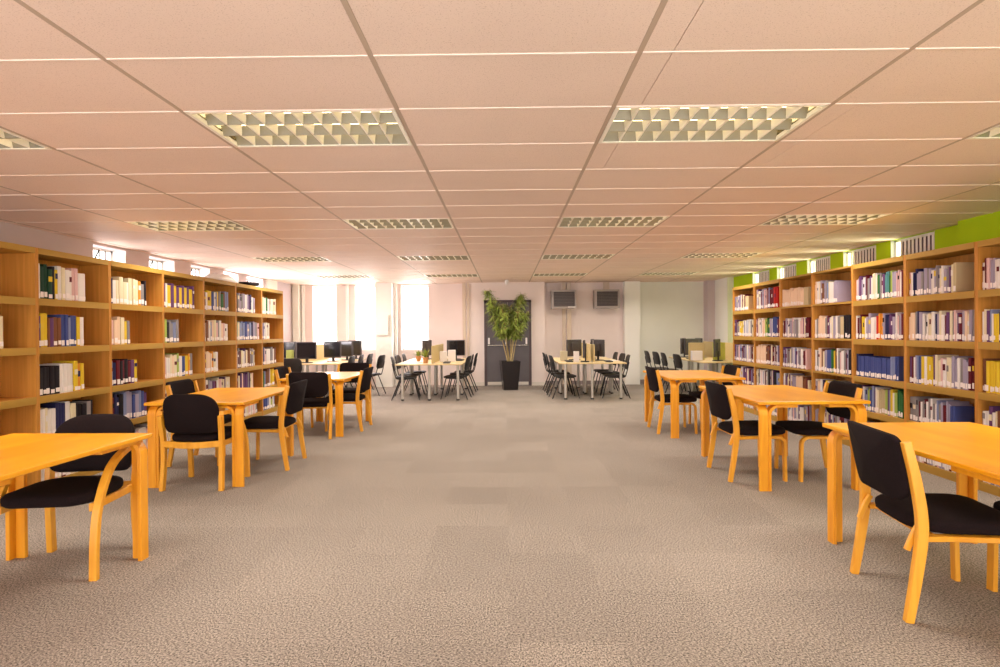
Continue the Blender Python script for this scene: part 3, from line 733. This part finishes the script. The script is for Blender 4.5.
st0 = make_stack_chair()
ST = [(-2.06, 11.55, -82, 'black chair at near left corner of the desks left of the door'), (-2.10, 12.25, -94, 'second black chair along the left of the desks left of door'), (-2.08, 12.95, -88, 'farthest black chair along the left of the desks left of door'),
      (-1.06, 11.62, 82, 'black chair at near right corner of the desks left of the door'), (-1.03, 12.30, 95, 'second black chair along the right of the desks left of door'), (-.98, 12.98, 88, 'farthest black chair along the right of the desks left of door'),
      (1.22, 11.62, -84, 'black chair at near left corner of the desks right of the door'), (1.19, 12.30, -92, 'second black chair along the left of the desks right of door'), (1.17, 12.98, -88, 'farthest black chair along the left of the desks right of door'),
      (2.24, 11.62, 86, 'black chair at near right corner of the desks right of the door'), (2.28, 12.32, 94, 'second black chair along the right of the desks right of door'), (2.26, 13.0, 90, 'farthest black chair along the right of the desks right of door'),
      (-3.60, 12.0, 88, 'leftmost black chair of the row at the far left corner desks'), (-3.56, 12.6, 92, 'second black chair from left at the far left corner desks'), (-3.50, 13.2, 88, 'third black chair from left at the far left corner desks'), (-3.04, 12.4, 82, 'black chair standing apart beside the left white column'),
      (3.72, 13.65, -90, 'leftmost black chair of the row at the far right corner desks'), (3.78, 13.1, -86, 'second black chair from left at the far right corner desks'), (3.80, 12.5, -92, 'third black chair from left at the far right corner desks'), (3.86, 11.75, -86, 'rightmost black chair of the row at far right corner desks'),
      (4.75, 11.08, 5, 'black chair with its back to camera before the far right corner desks'), (-4.3, 11.35, 4, 'black chair with its back to camera before the far left corner desks')]
for i, (x, y, a, lb) in enumerate(ST): place(st0, i == 0, (x, y, 0), R(a), lb, 'black stacking chairs at the computer desks')

# ------------------------------------------------------------------ big potted plant before the door
rn = random.Random(11)
pl = thing('potted_plant', 'tall leafy plant in square black pot before the double door', 'plant', (.09, 13.3, 0), R(8))
pt = MB(); a0_, a1_ = .165, .225; zt = .68
def sq(h_, z): return [(-h_, -h_, z), (h_, -h_, z), (h_, h_, z), (-h_, h_, z)]
vs = sq(a0_, 0)+sq(a1_, zt)+sq(a1_-.025, zt)+sq(a1_-.035, zt-.05)
fs = [(0, 3, 2, 1)]
for r_ in range(3):
    for k in range(4): k2 = (k+1) % 4; fs.append((r_*4+k, r_*4+k2, r_*4+4+k2, r_*4+4+k))
fs.append((12, 13, 14, 15))
pt.add(vs, fs, 0); pt.f = pt.f[:-1]; pt.mi = pt.mi[:-1]; pt.sm = pt.sm[:-1]
pt.build('pot', M['pot'], pl)
MB().box(-.186, .186, -.186, .186, zt-.06, zt-.045).build('soil', M['soil'], pl)
tips = []
ctrls = [[(0, 0, .62), (-.03, 0, 1.05), (-.12, .02, 1.5), (-.22, 0, 1.95), (-.36, -.02, 2.3)], [(.03, .02, .62), (.05, 0, 1.1), (.12, -.02, 1.55), (.22, .0, 1.95), (.26, .05, 2.22)],
         [(-.04, -.03, .62), (-.12, 0, 1.15), (-.24, .05, 1.6), (-.30, .0, 2.0)], [(.01, -.05, .62), (.06, -.10, 1.1), (.10, -.15, 1.5), (.15, -.18, 1.82)], [(.02, -.04, .62), (.02, .03, 1.1), (.04, .1, 1.6), (.0, .05, 1.95)], [(.05, .0, .62), (.12, -.05, 1.1), (.22, -.1, 1.45), (.34, -.06, 1.8)],
         [(-.02, .04, .62), (-.05, -.08, 1.2), (-.06, -.14, 1.6), (-.12, -.12, 2.0)]]
fol = MB()
for ct in ctrls:
    ct = [(x*1.12-(.07*(z-.6) if x < 0 else 0), y*1.2, z) for x, y, z in ct]; p = curve(ct, 6); MB().tube(p, [.014-.010*i/(len(p)-1) for i in range(len(p))], 6).build('stem', M['stem'], pl)
    for q in p:
        if q.z < 1.22: continue
        for _ in range(11):
            a = rn.uniform(0, 2*PI); e = rn.uniform(-.3, 1.0); tw = Vector((math.cos(a)*math.cos(e), math.sin(a)*math.cos(e), math.sin(e)))
            L = rn.uniform(.08, .24); base = q; 
            fol.tube([base, base+tw*L*.6+Vector((0, 0, .02))], .0025, 4, 1)
            for _k in range(4):
                s_ = rn.uniform(.2, 1); a2 = a+rn.uniform(-1.2, 1.2); e2 = rn.uniform(-.7, .6)
                leafblade(fol, base+tw*L*.6*s_, (math.cos(a2)*math.cos(e2), math.sin(a2)*math.cos(e2), math.sin(e2)), rn.uniform(.08, .16), rn.uniform(.016, .026), .35)
fol.build('foliage', [M['leaf'], M['stem']], pl, fix=False)

# wall-hung cabinets in the recess
def make_cab():
    t = thing('wall_cabinet', 'x', 'wall cabinet'); w, h, d = .62, .47, .30   # origin back centre, front at -Y
    MB().rbox(-w/2, w/2, -d, 0, -h/2, h/2, .008, 1).build('body', M['cabframe'], t)
    f = MB(); 
    f.box(-w/2, w/2, -d-.018, -d-.0005, h/2-.045, h/2); f.box(-w/2, w/2, -d-.018, -d-.0005, -h/2, -h/2+.05)
    f.box(-w/2, -w/2+.05, -d-.018, -d-.0005, -h/2+.05, h/2-.045); f.box(w/2-.04, w/2, -d-.018, -d-.0005, -h/2+.05, h/2-.045); f.build('frame', M['cabframe'], t)
    g_ = MB().box(-w/2+.05, w/2-.04, -d-.003, -d-.0004, -h/2+.05, h/2-.045); g_.build('dark_panel', M['cabdark'], t)
    s_ = MB()
    for i in range(9):
        z = -h/2+.075+i*.038; s_.box(-w/2+.055, w/2-.045, -d-.012, -d-.0035, z-.004, z+.004)
    s_.build('slats', mat('slat_brown', (.13, .09, .08), .4), t)
    return t
cb0 = make_cab()
MB().box(.10, .29, -.321, -.3185, -.215, -.185).build('badge', M['paper'], cb0)
c2 = copy_tree(cb0)
for o, x, lb in ((cb0, 1.475, 'silver framed wall cabinet with dark slatted front and white badge, left one'), (c2, 2.565, 'silver framed wall cabinet with dark slatted front, beside the right column')):
    o.location = (x, 14.30 if x < 2 else 14.38, 2.185); tag(o, lb, 'wall cabinet', 'wall cabinets high in the recess')
cb0.location.y = 14.419; c2.location.y = 14.439
for ch in list(c2.children):
    if ch.name.startswith('badge'): bpy.data.objects.remove(ch)
# small sensor above the door
s_ = MB().tube([(0, 0, 0), (0, 0, -.05), (0, 0, -.11)], [.045, .045, .02], 12).build('ceiling_sensor', M['paper']); s_.location = (.03, 13.6, CZ-.001)
tag(s_, 'small white sensor hanging from the ceiling before the double door', 'sensor')
# bag and dark bundle on top of the left bookcases
rn = random.Random(4)
bg = MB(); n = 14; vs = []; 
ol = [(.24*math.cos(2*PI*i/n)*rn.uniform(.8, 1.1), .30*math.sin(2*PI*i/n)*rn.uniform(.8, 1.1)) for i in range(n)]
for sc_, z in ((.9, 0), (1.05, .03), (.95, .08), (.7, .12), (.4, .15)):
    for u, v in ol: vs.append((u*sc_*rn.uniform(.92, 1.08)*.5, v*1.6*sc_*rn.uniform(.9, 1.1), z*.72*(1 if z == 0 else rn.uniform(.85, 1.15))))
vs.append((0, 0, .11)); fs = []
for i in range(4):
    for k in range(n): k2 = (k+1) % n; fs.append((i*n+k, i*n+k2, (i+1)*n+k2, (i+1)*n+k))
for k in range(n): fs.append((4*n+k, 4*n+(k+1) % n, 5*n))
fs.append(tuple(reversed(range(n)))); bg.add(vs, fs, 0, True)
o = bg.build('plastic_bag', M['bag']); o.location = (-4.26, 8.35, TOPL+.001); tag(o, 'crumpled white plastic bag on top of the left bookcases', 'plastic bag')
bd = MB().pad(rounded(.22, .46, .07, 5), lambda u, v, q: (u, v, .035+q+.01*math.sin(9*v)), .05, .012).build('folded_cloth', M['fabric']); bd.location = (-4.22, 9.12, TOPL+.002)
tag(bd, 'flat black folded cloth beside the white bag on the left bookcases', 'cloth')

# ------------------------------------------------------------------ camera
F_, YAW, PIT, ROL, H_ = 558.5, .0104, -.0049, -.0078, 1.40
cy, sy, cp, sp, cr, sr = math.cos(YAW), math.sin(YAW), math.cos(PIT), math.sin(PIT), math.cos(ROL), math.sin(ROL)
fw = Vector((-sy*cp, cy*cp, sp)); rt = Vector((cy, sy, 0)); up = rt.cross(fw)
rv, uv = cr*rt+sr*up, -sr*rt+cr*up
cam = bpy.data.cameras.new('camera'); co_ = bpy.data.objects.new('camera', cam); col.objects.link(co_)
mw = Matrix((rv, uv, -fw)).transposed().to_4x4(); mw.translation = Vector((0, 0, H_)); co_.matrix_world = mw
cam.sensor_width = 36; cam.lens = F_/1000*36; cam.clip_start = .05; cam.clip_end = 200
sc.camera = co_
def project(p):
    v = Vector(p)-Vector((0, 0, H_)); c = v.dot(fw); return 500+F_*v.dot(rv)/c, 333.5-F_*v.dot(uv)/c

# ------------------------------------------------------------------ make the books
bpy.context.view_layer.update(); dg = bpy.context.evaluated_depsgraph_get(); ori = Vector((0, 0, H_))
for bk in books:
    ar = 0; sd = bk['side']; c = [(bk['x']-sd*.004, y, z) for y in (bk['y0'], bk['y1']) for z in (bk['z'], bk['z']+bk['h'])]
    P = [project(q) for q in c]
    area = abs(P[0][0]-P[2][0])*abs(P[1][1]-P[0][1]); vis = 0
    last = bk['q'] == bk['N']-1
    for fy in (.25, .75):
        for fz in (.15, .5, .9):
            q = Vector((bk['x']-sd*.004, bk['y0']+(bk['y1']-bk['y0'])*fy, bk['z']+bk['h']*fz)); px, py = project(q)
            if not (0 <= px <= 1000 and 0 <= py <= 667): continue
            d = q-ori; L = d.length; hit = sc.ray_cast(dg, ori, d.normalized(), distance=L-.01)[0]
            vis += 0 if hit else 1
    bk['score'] = area*vis/6*(3 if last and sd > 0 else 1)
order = sorted(range(len(books)), key=lambda i: -books[i]['score'])
solo = set(order[:300])
rowname = ['top', 'second', 'third', 'fourth', 'bottom']
def book_mesh(mb, x, y0, y1, z, h, d, sd, mi=(0, 1)):
    """covers, rounded spine and page block; spine at x, body runs away from the room"""
    t = min(.003, (y1-y0)*.15); n = .0034; X = lambda a: x+sd*a
    mb.box(X(0), X(d), y0, y0+t, z, z+h, mi[0]); mb.box(X(0), X(d), y1-t, y1, z, z+h, mi[0])
    ym = (y0+y1)/2
    mb.add([(X(.0), y0, z), (X(-n), y0+(y1-y0)*.25, z), (X(-n), y1-(y1-y0)*.25, z), (X(.0), y1, z), (X(.0), y0, z+h), (X(-n), y0+(y1-y0)*.25, z+h), (X(-n), y1-(y1-y0)*.25, z+h), (X(.0), y1, z+h)],
           [(0,1,5,4), (1,2,6,5), (2,3,7,6), (3,0,4,7), (0,3,2,1), (4,5,6,7)], mi[0])
    mb.box(X(.001), X(d-.006), y0+t, y1-t, z+.004, z+h-.005, mi[1])
cnames = list(C)
rest = MB(); rest_mats = [M['bk_'+c] for c in cnames]+[M['page'], M['label']]; ci = {c: i for i, c in enumerate(cnames)}
def sizeword(bk):
    if bk['w'] > .055: return 'thick '
    if bk['w'] < .028: return 'slim '
    return ''
rb = random.Random(99)
for i, bk in enumerate(books):
    sd = bk['side']; lab = rb.random() < .93; lh = rb.uniform(.034, .052); lz = rb.uniform(.008, .02)
    wy = (bk['y1']-bk['y0'])
    def label_box(mb, x, y0, z, mi=0): mb.box(x-sd*.0052, x-sd*.0040, y0+wy*.09, y0+wy*.91, z+lz, z+lz+lh, mi)
    band = rb.random() < .22 and bk['c'] not in ('blue', 'black', 'peach', 'beige'); bc = rb.choice(['white', 'cream', 'yellow', 'navy', 'black', 'maroon', 'grey']); bz0 = rb.uniform(.5, .72)*bk['h']; bz1 = bz0+rb.uniform(.03, .06)
    if i not in solo:
        book_mesh(rest, bk['x'], bk['y0'], bk['y1'], bk['z'], bk['h'], bk['d'], sd, (ci[bk['c']], len(cnames)))
        if lab: label_box(rest, bk['x'], bk['y0'], bk['z'], len(cnames)+1)
        if band: rest.box(bk['x']-sd*.0046, bk['x']-sd*.0040, bk['y0']+wy*.06, bk['y1']-wy*.06, bk['z']+bz0, bk['z']+bz1, ci[bc])
        continue
    mb = MB(); book_mesh(mb, 0, 0, wy, 0, bk['h'], bk['d'], sd)
    mats = [M['bk_'+bk['c']], M['page']]
    if band: mats.append(M['bk_'+bc]); mb.box(-sd*.0046, -sd*.0040, wy*.06, wy*.94, bz0, bz1, 2)
    isbox = bk['c'] == 'beige' and bk['w'] > .06
    o = mb.build('box_file' if isbox else 'book', mats); o.location = (bk['x'], bk['y0'], bk['z'])
    tag(o, '%s%s book, %s from left on the %s shelf of %s %s-wall bookcase' % (sizeword(bk), bk['c'], ords[bk['q']], rowname[bk['r']], ords[bk['k']], 'left' if sd < 0 else 'right'), 'book', 'books on the shelves')
    if lab:
        lm = MB(); lm.box(-sd*.0052, -sd*.0040, wy*.09, wy*.91, lz, lz+lh); lm.build('spine_label', M['label'], o)
ro = rest.build('books', rest_mats)
tag(ro, 'many smaller-looking books filling the farther and lower shelves on both walls', 'books', kind='stuff')

# ------------------------------------------------------------------ light
w = bpy.data.worlds.new('world'); sc.world = w; w.use_nodes = True
bgn = w.node_tree.nodes['Background']; bgn.inputs[0].default_value = (1.0, .95, .90, 1); bgn.inputs[1].default_value = 3.1
def area(name, loc, rot, sx, sy_, power, color):
    l = bpy.data.lights.new(name, 'AREA'); l.shape = 'RECTANGLE'; l.size = sx; l.size_y = sy_; l.energy = power; l.color = color
    o = bpy.data.objects.new(name, l); col.objects.link(o); o.location = loc; o.rotation_euler = rot; return o
# daylight through the back windows (pointing -Y), left windows (+X) and right windows (-X)
for h in HB: area('window_daylight', ((h[0]+h[1])/2, YB+.40, (h[2]+h[3])/2), (R(-90), 0, 0), h[1]-h[0], h[3]-h[2], 20, (1, .90, .90))
for i, h in enumerate(HL): area('window_daylight', (XL-.40, (h[0]+h[1])/2, (h[2]+h[3])/2), (0, R(-90), 0), h[3]-h[2], h[1]-h[0], 6 if i < 3 else 45, (1, .90, .95))
# the fittings themselves: louvred downlights with the usual glare cut-off
for h in HR: area('window_daylight', (XR+.45, h[1]-.1, (h[2]+h[3])/2), (0, R(90), 0), h[3]-h[2], .3, 34, (1, 1, .60))
for k, (x, y) in enumerate(lights):
    o = area('downlight', (x+.6, y+.3, CZ-.008), (0, 0, 0), 1.10, .55, (13, 17, 20, 22)[k % 4], (1, .92, .80)); o.data.spread = R((118, 148, 156, 158)[k % 4])

sc.view_settings.view_transform = 'Standard'; sc.view_settings.look = 'None'
sc.view_settings.gamma = 1; sc.view_settings.use_curve_mapping = False; sc.view_settings.exposure = 0.6
sc.cycles.max_bounces = 8; sc.cycles.diffuse_bounces = 5; sc.cycles.transparent_max_bounces = 12
sc.cycles.sample_clamp_indirect = 4
